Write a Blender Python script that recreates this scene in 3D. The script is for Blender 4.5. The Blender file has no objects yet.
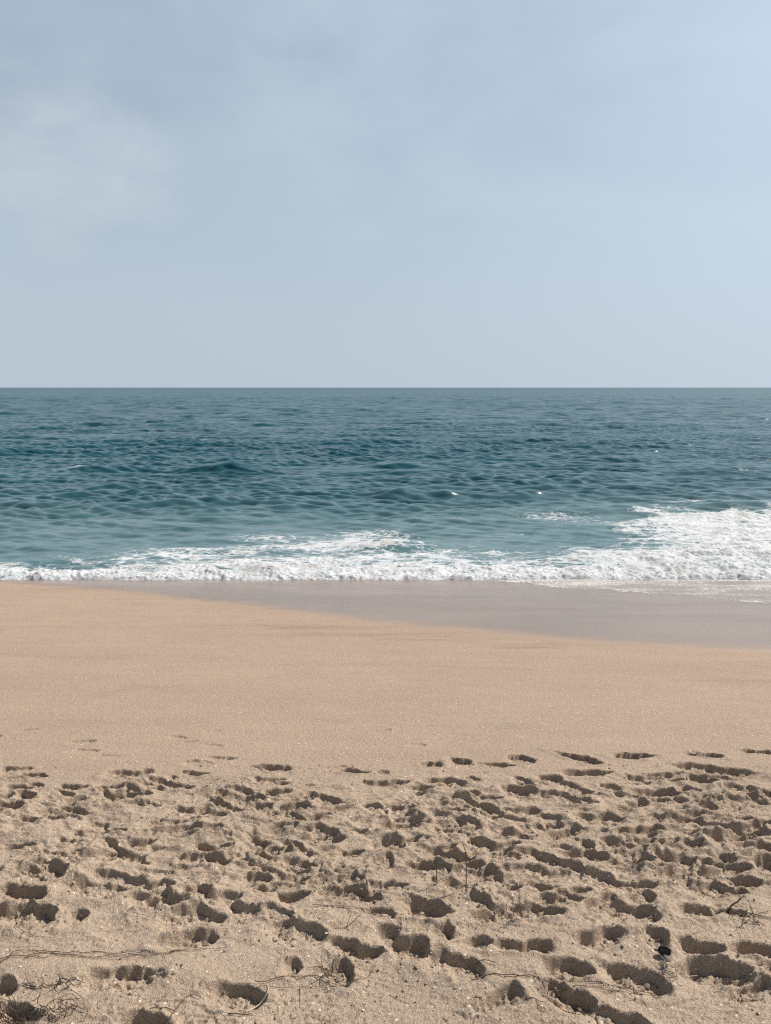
import bpy, math, random
import numpy as np
from mathutils import Vector, Matrix

R = math.radians
S = bpy.context.scene
COL = S.collection

# ------------------------------------------------------------------ camera
EYE = 5.2                      # eye height above the mean sea level
FPX = 768.0                    # focal length in pixels of the 771x1024 frame
TILT = math.atan(124.6 / FPX)
cam_d = bpy.data.cameras.new("camera")
cam_d.sensor_fit = 'VERTICAL'
cam_d.sensor_height = 24.0
cam_d.lens = 24.0 * FPX / 1024.0
cam_d.clip_start = 0.05
cam_d.clip_end = 60000.0
cam = bpy.data.objects.new("camera", cam_d)
cam.location = (0, 0, EYE)
cam.rotation_euler = (R(90) - TILT, 0, 0)
COL.objects.link(cam)
S.camera = cam

# ------------------------------------------------------------------ sky, sun, exposure
SUN_AZ = 63.0                  # degrees to the right of straight ahead
SUN_EL = 47.0
SKY_STRENGTH = 0.0758
world = bpy.data.worlds.new("World")
S.world = world
world.use_nodes = True
wn, wl = world.node_tree.nodes, world.node_tree.links
wn.clear()
w_out = wn.new("ShaderNodeOutputWorld")
w_bg = wn.new("ShaderNodeBackground")
w_bg.inputs["Strength"].default_value = SKY_STRENGTH
sky = wn.new("ShaderNodeTexSky")
sky.sky_type = 'NISHITA'
sky.sun_disc = False
sky.sun_elevation = R(SUN_EL)
sky.sun_rotation = R(SUN_AZ)
sky.altitude = 0.0
sky.air_density = 1.0
sky.dust_density = 2.0
sky.ozone_density = 1.5


def wmath(op, a, b=None, clamp=False):
    n = wn.new("ShaderNodeMath")
    n.operation = op
    n.use_clamp = clamp
    for i, v in enumerate((a, b)):
        if v is None:
            continue
        if isinstance(v, (int, float)):
            n.inputs[i].default_value = v
        else:
            wl.new(v, n.inputs[i])
    return n.outputs[0]


def wmix(f, a, b):
    n = wn.new("ShaderNodeMix")
    n.data_type = 'RGBA'
    for sock, v in ((n.inputs[0], f), (n.inputs[6], a), (n.inputs[7], b)):
        if isinstance(v, (int, float)):
            sock.default_value = v
        elif isinstance(v, tuple):
            sock.default_value = v + (1.0,)
        else:
            wl.new(v, sock)
    return n.outputs[2]


def wrange(v, a, b, c, d):
    n = wn.new("ShaderNodeMapRange")
    n.interpolation_type = 'SMOOTHSTEP'
    wl.new(v, n.inputs[0])
    for i, q in enumerate((a, b, c, d)):
        n.inputs[i + 1].default_value = q
    return n.outputs[0]


w_tc = wn.new("ShaderNodeTexCoord")
w_sep = wn.new("ShaderNodeSeparateXYZ")
wl.new(w_tc.outputs["Generated"], w_sep.inputs[0])
dirv = w_tc.outputs["Generated"]


def wnoise(scale, detail, rough, stretch=(1, 1, 1), rot=(0, 0, 0), dist=0.0):
    m = wn.new("ShaderNodeMapping")
    m.inputs["Scale"].default_value = stretch
    m.inputs["Rotation"].default_value = rot
    wl.new(dirv, m.inputs["Vector"])
    n = wn.new("ShaderNodeTexNoise")
    n.inputs["Scale"].default_value = scale
    n.inputs["Detail"].default_value = detail
    n.inputs["Roughness"].default_value = rough
    n.inputs["Distortion"].default_value = dist
    wl.new(m.outputs[0], n.inputs["Vector"])
    return n.outputs["Fac"]


HAZE = (5.05, 5.98, 6.85)       # thin high haze in front of the blue
# the haze thickens towards the horizon, thins overhead and away from the sun
dt = wn.new("ShaderNodeVectorMath")
dt.operation = 'DOT_PRODUCT'
wl.new(dirv, dt.inputs[0])
dt.inputs[1].default_value = (math.sin(R(SUN_AZ)) * math.cos(R(SUN_EL)), math.cos(R(SUN_AZ)) * math.cos(R(SUN_EL)), math.sin(R(SUN_EL)))
dsun = dt.outputs["Value"]
alt = wrange(w_sep.outputs["Z"], 0.0, 0.40, 0.97, 0.74)
veil = wnoise(2.6, 5, 0.55, (1, 1, 2.2), (0.0, R(24), 0.0), 0.4)
veil = wmath('MULTIPLY', wrange(veil, 0.3, 0.7, -0.16, 0.08), wrange(w_sep.outputs["Z"], 0.02, 0.25, 0.0, 1.0))
over = wrange(w_sep.outputs["Z"], 0.48, 0.80, 1.0, 0.05)
away = wrange(dsun, -0.70, -0.10, 0.08, 1.0)
# a clearer blue gap above the cirrus
gdir = Vector(((40 - 385.5), FPX, 512 - 88)).normalized()
gdir.rotate(Matrix.Rotation(-TILT, 4, 'X'))
gs = wn.new("ShaderNodeVectorMath")
gs.operation = 'SUBTRACT'
wl.new(dirv, gs.inputs[0])
gs.inputs[1].default_value = gdir
gm = wn.new("ShaderNodeVectorMath")
gm.operation = 'MULTIPLY'
wl.new(gs.outputs[0], gm.inputs[0])
gm.inputs[1].default_value = (1 / 0.22, 1 / 0.22, 1 / 0.055)
gl = wn.new("ShaderNodeVectorMath")
gl.operation = 'LENGTH'
wl.new(gm.outputs[0], gl.inputs[0])
gap = wmath('MULTIPLY', wrange(gl.outputs["Value"], 0.1, 1.3, 1.0, 0.0), wrange(wnoise(5.0, 5, 0.6, (1, 1, 1.8), (0, R(20), 0), 0.5), 0.35, 0.65, -0.03, -0.17))
fib = wmath('MULTIPLY', wrange(wnoise(4.0, 8, 0.66, (1.0, 1.0, 1.5), (R(10), R(-30), 0), 0.9), 0.35, 0.7, -0.03, 0.05), wrange(w_sep.outputs["Z"], 0.08, 0.3, 0.0, 1.0))
alt = wmath('ADD', wmath('ADD', alt, gap), fib)
f_haze = wmath('MULTIPLY', wmath('MULTIPLY', wmath('ADD', alt, veil, True), over), away)
# it scatters light forward: brighter towards the sun
glow = wmath('POWER', wmath('MAXIMUM', dsun, 0.0), 2.5)
hz = wn.new("ShaderNodeVectorMath")
hz.operation = 'SCALE'
hz.inputs[0].default_value = HAZE
wl.new(wmath('ADD', 0.965, wmath('MULTIPLY', glow, 0.52)), hz.inputs["Scale"])
col = wmix(f_haze, sky.outputs["Color"], hz.outputs[0])
# a soft cirrus patch on the left
cdir = Vector(((70 - 385.5), FPX, 512 - 168)).normalized()
cdir.rotate(Matrix.Rotation(-TILT, 4, 'X'))
sub = wn.new("ShaderNodeVectorMath")
sub.operation = 'SUBTRACT'
wl.new(dirv, sub.inputs[0])
sub.inputs[1].default_value = cdir
sc_ = wn.new("ShaderNodeVectorMath")
sc_.operation = 'MULTIPLY'
wl.new(sub.outputs[0], sc_.inputs[0])
sc_.inputs[1].default_value = (1 / 0.13, 1 / 0.13, 1 / 0.085)
wob = wn.new("ShaderNodeVectorMath")
wob.operation = 'MULTIPLY_ADD'
wnz = wn.new("ShaderNodeTexNoise")
wnz.inputs["Scale"].default_value = 9.0
wnz.inputs["Detail"].default_value = 6
wl.new(dirv, wnz.inputs["Vector"])
wl.new(wnz.outputs["Color"], wob.inputs[0])
wob.inputs[1].default_value = (1.0, 1.0, 1.0)
wl.new(sc_.outputs[0], wob.inputs[2])
wob2 = wn.new("ShaderNodeVectorMath")
wob2.operation = 'SUBTRACT'
wl.new(wob.outputs[0], wob2.inputs[0])
wob2.inputs[1].default_value = (0.5, 0.5, 0.5)
ln = wn.new("ShaderNodeVectorMath")
ln.operation = 'LENGTH'
wl.new(wob2.outputs[0], ln.inputs[0])
blob = wrange(ln.outputs["Value"], 0.45, 1.1, 1.0, 0.0)
cn = wrange(wnoise(8.0, 7, 0.6, (1, 1, 1.5), (0, R(-25), 0), 0.5), 0.34, 0.66, 0.25, 1.0)
f_c = wmath('MULTIPLY', wmath('MULTIPLY', blob, cn), 0.34)
col = wmix(f_c, col, (6.9, 7.5, 7.9))
wl.new(col, w_bg.inputs["Color"])
wl.new(w_bg.outputs[0], w_out.inputs[0])

sun_dir = Vector((math.sin(R(SUN_AZ)) * math.cos(R(SUN_EL)),
                  math.cos(R(SUN_AZ)) * math.cos(R(SUN_EL)), math.sin(R(SUN_EL))))
sd = bpy.data.lights.new("sun", 'SUN')
sd.energy = 5.0
sd.angle = R(0.6)
sd.color = (1.0, 0.94, 0.86)
sun = bpy.data.objects.new("sun", sd)
sun.rotation_euler = sun_dir.to_track_quat('Z', 'Y').to_euler()
sun.location = (30, 40, 60)
COL.objects.link(sun)

S.view_settings.view_transform = 'Standard'
S.view_settings.look = 'None'
S.view_settings.exposure = 0.4
S.view_settings.gamma = 1.0
S.view_settings.use_curve_mapping = False
S.cycles.max_bounces = 6
S.cycles.use_denoising = False      # keep the fine grain of sand and chop
S.cycles.filter_width = 1.2
S.cycles.sample_clamp_indirect = 4.0

rng = np.random.default_rng(7)
random.seed(7)


# ------------------------------------------------------------------ numpy noise
def _hash(ix, iy, seed):
    h = (ix.astype(np.int64) * 374761393 + iy.astype(np.int64) * 668265263 + seed * 2147483647) & 0xFFFFFFFF
    h = ((h ^ (h >> 13)) * 1274126177) & 0xFFFFFFFF
    h = ((h ^ (h >> 15)) * 2246822519) & 0xFFFFFFFF
    return (h ^ (h >> 16)) & 0xFFFF


def gnoise(x, y, seed=0):
    """Gradient noise, about -0.7 .. 0.7."""
    x = np.asarray(x, np.float64)
    y = np.asarray(y, np.float64)
    ix, iy = np.floor(x), np.floor(y)
    fx, fy = x - ix, y - iy
    ux = fx * fx * fx * (fx * (fx * 6 - 15) + 10)
    uy = fy * fy * fy * (fy * (fy * 6 - 15) + 10)

    def g(dx, dy):
        a = _hash(ix + dx, iy + dy, seed) * (2 * math.pi / 65536.0)
        return np.cos(a) * (fx - dx) + np.sin(a) * (fy - dy)
    n0 = g(0, 0) * (1 - ux) + g(1, 0) * ux
    n1 = g(0, 1) * (1 - ux) + g(1, 1) * ux
    return n0 * (1 - uy) + n1 * uy


def fbm(x, y, octaves=4, seed=0, gain=0.5):
    t, a, f = 0, 1.0, 1.0
    for o in range(octaves):
        t = t + a * gnoise(x * f + 17.3 * o, y * f - 9.1 * o, seed + o)
        a *= gain
        f *= 2.03
    return t


def sstep(a, b, v):
    t = np.clip((v - a) / (b - a), 0, 1)
    return t * t * (3 - 2 * t)


# ------------------------------------------------------------------ beach shape
PLAT = 2.4                     # the trodden terrace, 2.8 m below the eye
SLOPE = 0.162
Y_BREAK = 5.6
Y_SHORE = Y_BREAK + PLAT / SLOPE


def base_z(x, y):
    t = (y - Y_BREAK) / 0.9
    sp = np.where(t > 20, t, np.log1p(np.exp(np.clip(t, -40, 20)))) * 0.9
    z = PLAT - SLOPE * sp
    return np.maximum(z, -1.7 - 0.01 * np.clip(y - 30, 0, 60))


def pix_ray(px, py):
    d = Vector((px - 385.5, FPX, 512.0 - py))
    d.rotate(Matrix.Rotation(-TILT, 4, 'X'))
    return d


def ground_at(px, py):
    """Point of the beach seen at a place of the photograph."""
    d = pix_ray(px, py)
    t = (EYE - PLAT) / -d.z
    for _ in range(25):
        z = float(base_z(np.array(0.0), np.array(d.y * t)))
        t = (EYE - z) / -d.z
    return d.x * t, d.y * t


# footprints: (px, py, width in px, height factor)
PITS = """70 784 30;35 773 26;106 785 35;132 791 20;172 783 36;7 769 20;134 770 40;195 771 26;273 765 40;351 768 30;
377 781 32;240 789 28;71 807 36;187 807 30;230 802 40;283 813 45;172 828 50;15 843 36;101 852 45;253 837 25;324 836 36;
380 839 22;48 866 40;207 857 42;263 849 26;298 863 36;331 852 30;255 875 22;382 857 20;96 883 66;3 887 20;288 894 28;
339 887 50;157 898 40;192 889 30;30 912 52;76 912 20;187 913 58;185 935 50;298 928 55;344 943 30;367 950 30;387 930 25;
121 975 62;233 990 48;293 963 17;339 968 25;5 985 22;147 1021 38;15 1010 40;431 761 22;459 759 25;496 762 32;519 757 25;
575 755 45;634 754 40;699 753 40;760 750 40;446 779 40;390 780 30;418 785 20;524 779 30;547 776 20;585 771 45;661 773 35;
715 768 70;471 801 42;560 794 45;651 788 50;628 792 30;735 787 40;735 799 55;519 808 35;583 816 22;456 821 45;395 821 30;
514 831 28;565 830 40;639 826 50;679 815 45;712 823 35;748 824 30;717 834 40;750 831 35;387 839 25;446 849 50;494 847 35;
532 849 30;621 841 40;580 850 45;682 843 35;725 854 20;426 863 40;484 873 45;524 867 40;542 882 27;568 862 30;623 858 50;
590 873 48;672 856 40;669 871 36;722 868 48;763 860 22;702 884 50;639 891 22;423 904 45;489 913 36;525 906 40;623 907 52;
697 910 40;725 910 28;443 929 22;403 940 46;456 961 52;476 938 27;509 943 34;540 945 28;600 935 48;654 938 22;697 945 36;
755 947 42;563 966 48;631 971 52;720 968 62;753 988 52;568 993 60;500 998 46;623 1020 62;768 965 22"""


class Pit:
    pass


pits = []


def add_pit(cx, cy, a, b, th, d, seed):
    p = Pit()
    p.cx, p.cy, p.a, p.b, p.th, p.d, p.seed = cx, cy, a, b, th, d, seed
    p.tilt = random.uniform(-0.4, 0.4)
    p.push = random.choice((1, 1, 1, -0.4))
    p.Rad = 1.9 * max(a, b) + 0.05
    pits.append(p)


for i, s in enumerate(PITS.replace("\n", "").split(";")):
    px, py, w = [float(v) for v in s.split()[:3]]
    cx, cy = ground_at(px, py + 2)
    zd = math.hypot(cy, EYE - PLAT)
    a = 0.5 * w / FPX * zd * 1.2
    near = sstep(740, 1000, np.array(py))
    b = a * random.uniform(0.30, 0.42) * (0.85 + 0.5 * float(near))
    if w < 26:
        b = a * random.uniform(0.8, 1.0)
    b = min(b, 0.10)
    d = random.uniform(0.032, 0.046) * (0.7 + 0.4 * min(1, w / 45)) * (0.82 + 0.36 * float(near))
    add_pit(cx, cy - 0.25 * b, a, b, R(random.gauss(-6, 13)), d, 100 + i)
# a few faint, half-filled prints further down the beach
for i in range(26):
    y = random.uniform(5.3, 6.4)
    x = random.uniform(-0.7, 0.7) * y
    a = random.uniform(0.08, 0.15)
    add_pit(x, y, a, a * 0.5, R(random.gauss(0, 10)), random.uniform(0.006, 0.02), 300 + i)
# more of the same, less deep, between and beyond them
n_main = len(pits)
for i in range(340):
    y = random.uniform(3.75, 5.35) if i % 6 else random.uniform(1.0, 5.3)
    hw = 0.5 * y + 0.2
    x = random.uniform(-hw, hw) * (1.0 if i % 3 else 2.4)
    inside = abs(x) < 0.5 * y
    if inside and y < 3.75:
        continue
    a = random.uniform(0.06, 0.15)
    sc = 0.6 if inside else 1.0
    add_pit(x, y, a, a * random.uniform(0.3, 0.55), R(random.gauss(-4, 14)),
            random.uniform(0.018, 0.038) if inside else random.uniform(0.04, 0.065), 500 + i)


def pit_parts(x, y, p):
    """(depth dug out, sand thrown up) of one footprint"""
    c, s = math.cos(p.th), math.sin(p.th)
    dx, dy = x - p.cx, y - p.cy
    wx = 0.045 * gnoise(x * 6, y * 7, p.seed) + 0.020 * gnoise(x * 19, y * 23, p.seed + 1) + 0.006 * gnoise(x * 60, y * 60, p.seed + 7)
    wy = 0.040 * gnoise(x * 6, y * 7, p.seed + 2) + 0.020 * gnoise(x * 19, y * 23, p.seed + 3) + 0.006 * gnoise(x * 60, y * 60, p.seed + 8)
    u = (c * dx + s * dy + wx) / p.a
    v = (-s * dx + c * dy + wy) / p.b
    v = v * (1 + 0.25 * np.clip(u, -1.5, 1.5) * (1 if p.seed % 2 else -1))   # broad toe, narrow heel
    r = (np.abs(u) ** 1.65 + np.abs(v) ** 1.65) ** (1 / 1.65)
    if p.a > 0.085:                                     # waist of a sole
        v = v / (1 - 0.22 * np.exp(-((u + 0.1) / 0.32) ** 2))
    v = np.where(v < 0, v * 0.78, v)
    r = (np.abs(u) ** 1.65 + np.abs(v) ** 1.65) ** (1 / 1.65) + sstep(-0.3, 0.3, v) * (0.07 * gnoise(x * 30, y * 36, p.seed + 9) + 0.05 * gnoise(x * 75, y * 80, p.seed + 10))
    # one wall stands steep where the foot pushed off, the others have slumped into a ramp
    w = np.clip(0.85 * v + 0.45 * u * p.push, -1.2, 1.2)
    inner = 0.16 + 0.70 * sstep(-0.6, 0.65, w)
    t = 1 - sstep(inner, 1.03, r)
    floor = 1 + 0.4 * p.tilt * np.clip(u, -1, 1) + 0.28 * w + 0.55 * gnoise(x * 13, y * 17, p.seed + 4) + 0.38 * gnoise(x * 34, y * 38, p.seed + 5) + 0.22 * gnoise(x * 75, y * 75, p.seed + 11)
    rim = np.exp(-((r - 1.16) / 0.26) ** 2) * np.clip(0.45 + 1.5 * gnoise(x * 9, y * 9, p.seed + 6), 0, 1.3)
    return p.d * t * np.clip(floor, 0.1, 2), 0.30 * p.d * rim * (1 - t)


def trod(x, y):
    edge = 5.42 + 0.12 * fbm(x * 1.1, y * 0.6, 3, 40) + 0.02 * x
    return 1 - sstep(-0.35, 0.25, y - edge)


def relief(x, y):
    """Everything on the sand smaller than the beach profile, without the footprints."""
    t = trod(x, y)
    near = 1 - sstep(3.2, 4.0, y)                       # the lower, smoother strip by the dune
    z = t * (0.034 * fbm(x * 2.0, y * 2.6, 2, 3))
    churn = np.clip(0.5 + 1.3 * fbm(x * 1.6, y * 2.2, 2, 29), 0, 1)
    rough = t * (1 - 0.55 * near) * (0.45 + 0.55 * churn)
    band = 0.55 + 0.62 * sstep(3.7, 4.3, y) * (1 - sstep(5.0, 5.5, y))
    n0 = fbm(x * 3.6 + 3, y * 6.0, 2, 11)
    yw = y + 0.075 * n0 + 0.03 * gnoise(x * 9, y * 9, 13)      # overturned: steep sides and slack sides
    z = z + rough * band * (0.047 * fbm(x * 4.6 + 3, yw * 8.0, 3, 15) + 0.014 * fbm(x * 12, yw * 24, 3, 19))
    z = z + t * (0.0018 + 0.0045 * churn) * fbm(x * 40, y * 46, 2, 23)
    # flaked crust: little steps along warped lines
    q = fbm(x * 2.3 + 0.5, y * 4.4, 3, 61) * 4.0 + 0.35 * gnoise(x * 14, y * 14, 66)
    fr = q - np.floor(q)
    z = z + t * churn * 0.013 * (sstep(0.0, 0.14, fr) - fr)
    # swash swale marks on the smooth face
    z = z + (1 - t) * (0.022 * fbm(x * 0.25, y * 0.9, 4, 71) + 0.005 * fbm(x * 1.5, y * 5.0, 3, 75))
    return z


GRID = {}


def height(x, y):
    """height of the finished sand, read back from the beach mesh"""
    x = np.asarray(x, float)
    y = np.asarray(y, float)
    rows, cf, Z = GRID["rows"], GRID["cf"], GRID["Z"]
    w = np.maximum(y, 2.6) + 0.9
    i = np.clip(np.searchsorted(rows, y) - 1, 0, len(rows) - 2)
    fy = (y - rows[i]) / (rows[i + 1] - rows[i])
    j = np.clip(np.searchsorted(cf, x / w) - 1, 0, len(cf) - 2)
    fx = (x / w - cf[j]) / (cf[j + 1] - cf[j])
    return (Z[i, j] * (1 - fx) + Z[i, j + 1] * fx) * (1 - fy) + (Z[i + 1, j] * (1 - fx) + Z[i + 1, j + 1] * fx) * fy


WET_X = np.array([-60, -30, -13, -10, -6.7, -3.7, 0, 2.7, 5, 9, 14, 22, 40, 80.])
WET_Y = np.array([20.5, 20.6, 20.6, 19.9, 18.1, 15.7, 12.5, 11.0, 10.1, 9.7, 10.3, 12.5, 16, 20.])


def wet_line(x):
    return np.interp(x, WET_X, WET_Y) + 0.22 * fbm(x * 0.33, x * 0 + 4.2, 2, 81) + 0.05 * fbm(x * 1.7, x * 0 + 1.2, 3, 84)


# ------------------------------------------------------------------ mesh helpers
def grid_object(name, X, Y, Z, mat, attrs=None, kind=None, smooth=True, keep=None):
    nr, nc = X.shape
    co = np.stack([X, Y, Z], -1).reshape(-1, 3).astype(np.float32)
    idx = np.arange(nr * nc).reshape(nr, nc)
    q = np.stack([idx[:-1, :-1], idx[:-1, 1:], idx[1:, 1:], idx[1:, :-1]], -1).reshape(-1, 4)
    if keep is not None:
        k = keep[:-1, :-1] | keep[:-1, 1:] | keep[1:, 1:] | keep[1:, :-1]
        q = q[k.reshape(-1)]
        used = np.zeros(nr * nc, bool)
        used[q.reshape(-1)] = True
        remap = np.cumsum(used) - 1
        co = co[used]
        q = remap[q]
    me = bpy.data.meshes.new(name)
    me.vertices.add(len(co))
    me.vertices.foreach_set("co", co.reshape(-1))
    me.loops.add(q.size)
    me.loops.foreach_set("vertex_index", q.reshape(-1).astype(np.int32))
    me.polygons.add(len(q))
    me.polygons.foreach_set("loop_start", (np.arange(len(q)) * 4).astype(np.int32))
    me.polygons.foreach_set("loop_total", np.full(len(q), 4, np.int32))
    me.update(calc_edges=True)
    me.polygons.foreach_set("use_smooth", np.full(len(q), smooth, bool))
    for an, av in (attrs or {}).items():
        a = me.attributes.new(an, 'FLOAT', 'POINT')
        v = av.reshape(-1).astype(np.float32)
        if keep is not None:
            v = v[used]
        a.data.foreach_set("value", v)
    me.materials.append(mat)
    ob = bpy.data.objects.new(name, me)
    COL.objects.link(ob)
    if kind:
        ob["kind"] = kind
    return ob


def raw_object(name, verts, faces, mat, smooth=True, parent=None):
    me = bpy.data.meshes.new(name)
    me.from_pydata([tuple(v) for v in verts], [], faces)
    me.update()
    me.polygons.foreach_set("use_smooth", [smooth] * len(me.polygons))
    me.materials.append(mat)
    ob = bpy.data.objects.new(name, me)
    COL.objects.link(ob)
    if parent:
        ob.parent = parent
    return ob


def tag(o, label, cat, group=None, kind=None):
    o["label"] = label
    o["category"] = cat
    if group:
        o["group"] = group
    if kind:
        o["kind"] = kind
    return o


# ------------------------------------------------------------------ material helpers
class NT:
    def __init__(self, name):
        self.m = bpy.data.materials.new(name)
        self.m.use_nodes = True
        self.n = self.m.node_tree.nodes
        self.l = self.m.node_tree.links
        self.n.clear()
        self.out = self.n.new("ShaderNodeOutputMaterial")
        self.pos = self.n.new("ShaderNodeTexCoord").outputs["Object"]

    def put(self, sock, v):
        if isinstance(v, (int, float)):
            sock.default_value = v
        elif isinstance(v, tuple):
            sock.default_value = v + (1.0,) if len(sock.default_value) == 4 and len(v) == 3 else v
        else:
            self.l.new(v, sock)

    def math(self, op, a, b=0.0, clamp=False):
        n = self.n.new("ShaderNodeMath")
        n.operation = op
        n.use_clamp = clamp
        self.put(n.inputs[0], a)
        self.put(n.inputs[1], b)
        return n.outputs[0]

    def mix(self, f, a, b, mode='MIX'):
        n = self.n.new("ShaderNodeMix")
        n.data_type = 'RGBA'
        n.blend_type = mode
        self.put(n.inputs[0], f)
        self.put(n.inputs[6], a)
        self.put(n.inputs[7], b)
        return n.outputs[2]

    def fmix(self, f, a, b):
        n = self.n.new("ShaderNodeMix")
        n.data_type = 'FLOAT'
        self.put(n.inputs[0], f)
        self.put(n.inputs[2], a)
        self.put(n.inputs[3], b)
        return n.outputs[0]

    def map(self, v, a, b, c=0.0, d=1.0, smooth=True):
        n = self.n.new("ShaderNodeMapRange")
        n.interpolation_type = 'SMOOTHSTEP' if smooth else 'LINEAR'
        for i, q in enumerate((v, a, b, c, d)):
            self.put(n.inputs[i], q)
        return n.outputs[0]

    def noise(self, scale, detail=3, rough=0.5, stretch=None, dist=0.0, vec=None):
        v = vec or self.pos
        if stretch:
            mp = self.n.new("ShaderNodeMapping")
            mp.inputs["Scale"].default_value = stretch
            self.l.new(v, mp.inputs["Vector"])
            v = mp.outputs[0]
        n = self.n.new("ShaderNodeTexNoise")
        n.inputs["Scale"].default_value = scale
        n.inputs["Detail"].default_value = detail
        n.inputs["Roughness"].default_value = rough
        n.inputs["Distortion"].default_value = dist
        self.l.new(v, n.inputs["Vector"])
        return n.outputs["Fac"]

    def voronoi(self, scale, feature='F1', stretch=None, warp=None):
        v = self.pos
        if warp:
            ns = self.n.new("ShaderNodeTexNoise")
            ns.inputs["Scale"].default_value = warp[0]
            ns.inputs["Detail"].default_value = 3
            self.l.new(v, ns.inputs["Vector"])
            s = self.n.new("ShaderNodeVectorMath")
            s.operation = 'MULTIPLY_ADD'
            self.l.new(ns.outputs["Color"], s.inputs[0])
            s.inputs[1].default_value = (warp[1],) * 3
            self.l.new(v, s.inputs[2])
            v = s.outputs[0]
        if stretch:
            mp = self.n.new("ShaderNodeMapping")
            mp.inputs["Scale"].default_value = stretch
            self.l.new(v, mp.inputs["Vector"])
            v = mp.outputs[0]
        n = self.n.new("ShaderNodeTexVoronoi")
        n.feature = feature
        n.inputs["Scale"].default_value = scale
        self.l.new(v, n.inputs["Vector"])
        return n

    def attr(self, name):
        n = self.n.new("ShaderNodeAttribute")
        n.attribute_name = name
        return n.outputs["Fac"]

    def ramp(self, v, stops):
        n = self.n.new("ShaderNodeValToRGB")
        e = n.color_ramp.elements
        while len(e) < len(stops):
            e.new(0.5)
        for el, (p, c) in zip(e, stops):
            el.position = p
            el.color = tuple(c) + (1.0,)
        self.put(n.inputs[0], v)
        return n.outputs[0]

    def bump(self, h, dist, strength=1.0, normal=None):
        n = self.n.new("ShaderNodeBump")
        n.inputs["Distance"].default_value = dist
        self.put(n.inputs["Strength"], strength)
        self.l.new(h, n.inputs["Height"])
        if normal:
            self.l.new(normal, n.inputs["Normal"])
        return n.outputs[0]

    def bsdf(self, color, rough, normal=None, **kw):
        p = self.n.new("ShaderNodeBsdfPrincipled")
        self.put(p.inputs["Base Color"], color)
        self.put(p.inputs["Roughness"], rough)
        for k, v in kw.items():
            self.put(p.inputs[k.replace("_", " ")], v)
        if normal:
            self.l.new(normal, p.inputs["Normal"])
        return p.outputs[0]

    def finish(self, sh):
        self.l.new(sh, self.out.inputs[0])
        return self.m


def sand_material():
    k = NT("sand")
    wet, damp = k.attr("wet"), k.attr("damp")
    big = k.noise(0.9, 4, 0.55)
    base = k.mix(k.map(big, 0.35, 0.65), (0.288, 0.225, 0.167), (0.318, 0.249, 0.186))
    face = k.mix(k.map(k.noise(1.3, 5, 0.6, (0.35, 1.6, 1)), 0.35, 0.65), (0.288, 0.214, 0.159), (0.312, 0.234, 0.174))
    streak = k.map(k.noise(0.55, 6, 0.62, (0.30, 1.9, 1), 0.8), 0.50, 0.72)
    face = k.mix(k.math('MULTIPLY', streak, 0.75), face, (0.225, 0.168, 0.124))
    tide = k.map(k.math('ABSOLUTE', k.math('SUBTRACT', k.noise(0.32, 5, 0.55, (0.28, 1.0, 1), 0.4), 0.5)), 0.0, 0.014, 1.0, 0.0)
    face = k.mix(k.math('MULTIPLY', tide, k.map(k.noise(0.7, 3), 0.45, 0.65, 0.0, 0.55)), face, (0.205, 0.155, 0.117))
    base = k.mix(damp, base, face)
    cell = k.voronoi(240.0)
    sepc = k.n.new("ShaderNodeSeparateColor")
    k.l.new(cell.outputs["Color"], sepc.inputs[0])
    grain = k.ramp(sepc.outputs[0], [(0.0, (0.35, 0.30, 0.26)), (0.12, (0.72, 0.68, 0.64)), (0.45, (1.0, 1.0, 1.0)),
                                     (0.85, (1.18, 1.16, 1.12)), (0.975, (1.35, 1.33, 1.3)), (1.0, (2.0, 2.05, 2.1))])
    base = k.mix(0.8, base, grain, 'MULTIPLY')
    cell2 = k.voronoi(60.0)
    sep2 = k.n.new("ShaderNodeSeparateColor")
    k.l.new(cell2.outputs["Color"], sep2.inputs[0])
    speck = k.math('MULTIPLY', k.map(sep2.outputs[0], 0.955, 0.965), k.map(cell2.outputs["Distance"], 0.5, 0.25))
    base = k.mix(k.math('MULTIPLY', speck, 0.6), base, k.mix(k.map(sep2.outputs[1], 0.5, 0.55), (0.72, 0.67, 0.58), (0.16, 0.12, 0.09)))
    wetc = k.mix(k.map(k.noise(0.6, 4, 0.55, (0.5, 1.5, 1)), 0.35, 0.65), (0.190, 0.141, 0.108), (0.222, 0.166, 0.128))
    base = k.mix(wet, base, k.mix(0.35, wetc, grain, 'MULTIPLY'))
    rough = k.fmix(wet, 0.95, 0.28)
    h = k.math('ADD', k.math('MULTIPLY', k.noise(120, 3, 0.7), 0.7), k.math('MULTIPLY', cell.outputs["Distance"], 0.3))
    dry = k.math('SUBTRACT', 1.0, k.math('MULTIPLY', wet, 0.9))
    nrm = k.bump(h, 0.007, dry)
    nrm = k.bump(k.noise(38, 3, 0.6), 0.010, k.math('MULTIPLY', dry, 0.8), nrm)
    return k.finish(k.bsdf(base, rough, nrm, Specular_IOR_Level=k.fmix(wet, 0.25, 0.42)))


# ------------------------------------------------------------------ beach
def fan_columns(n_in, half, n_out, far):
    """column factors: n_in fine ones in [-half, half], n_out coarse ones to far on each side"""
    inner = np.linspace(-half, half, n_in)
    o = half * (far / half) ** (np.arange(1, n_out + 1) / n_out)
    return np.concatenate([-o[::-1], inner, o])


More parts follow.
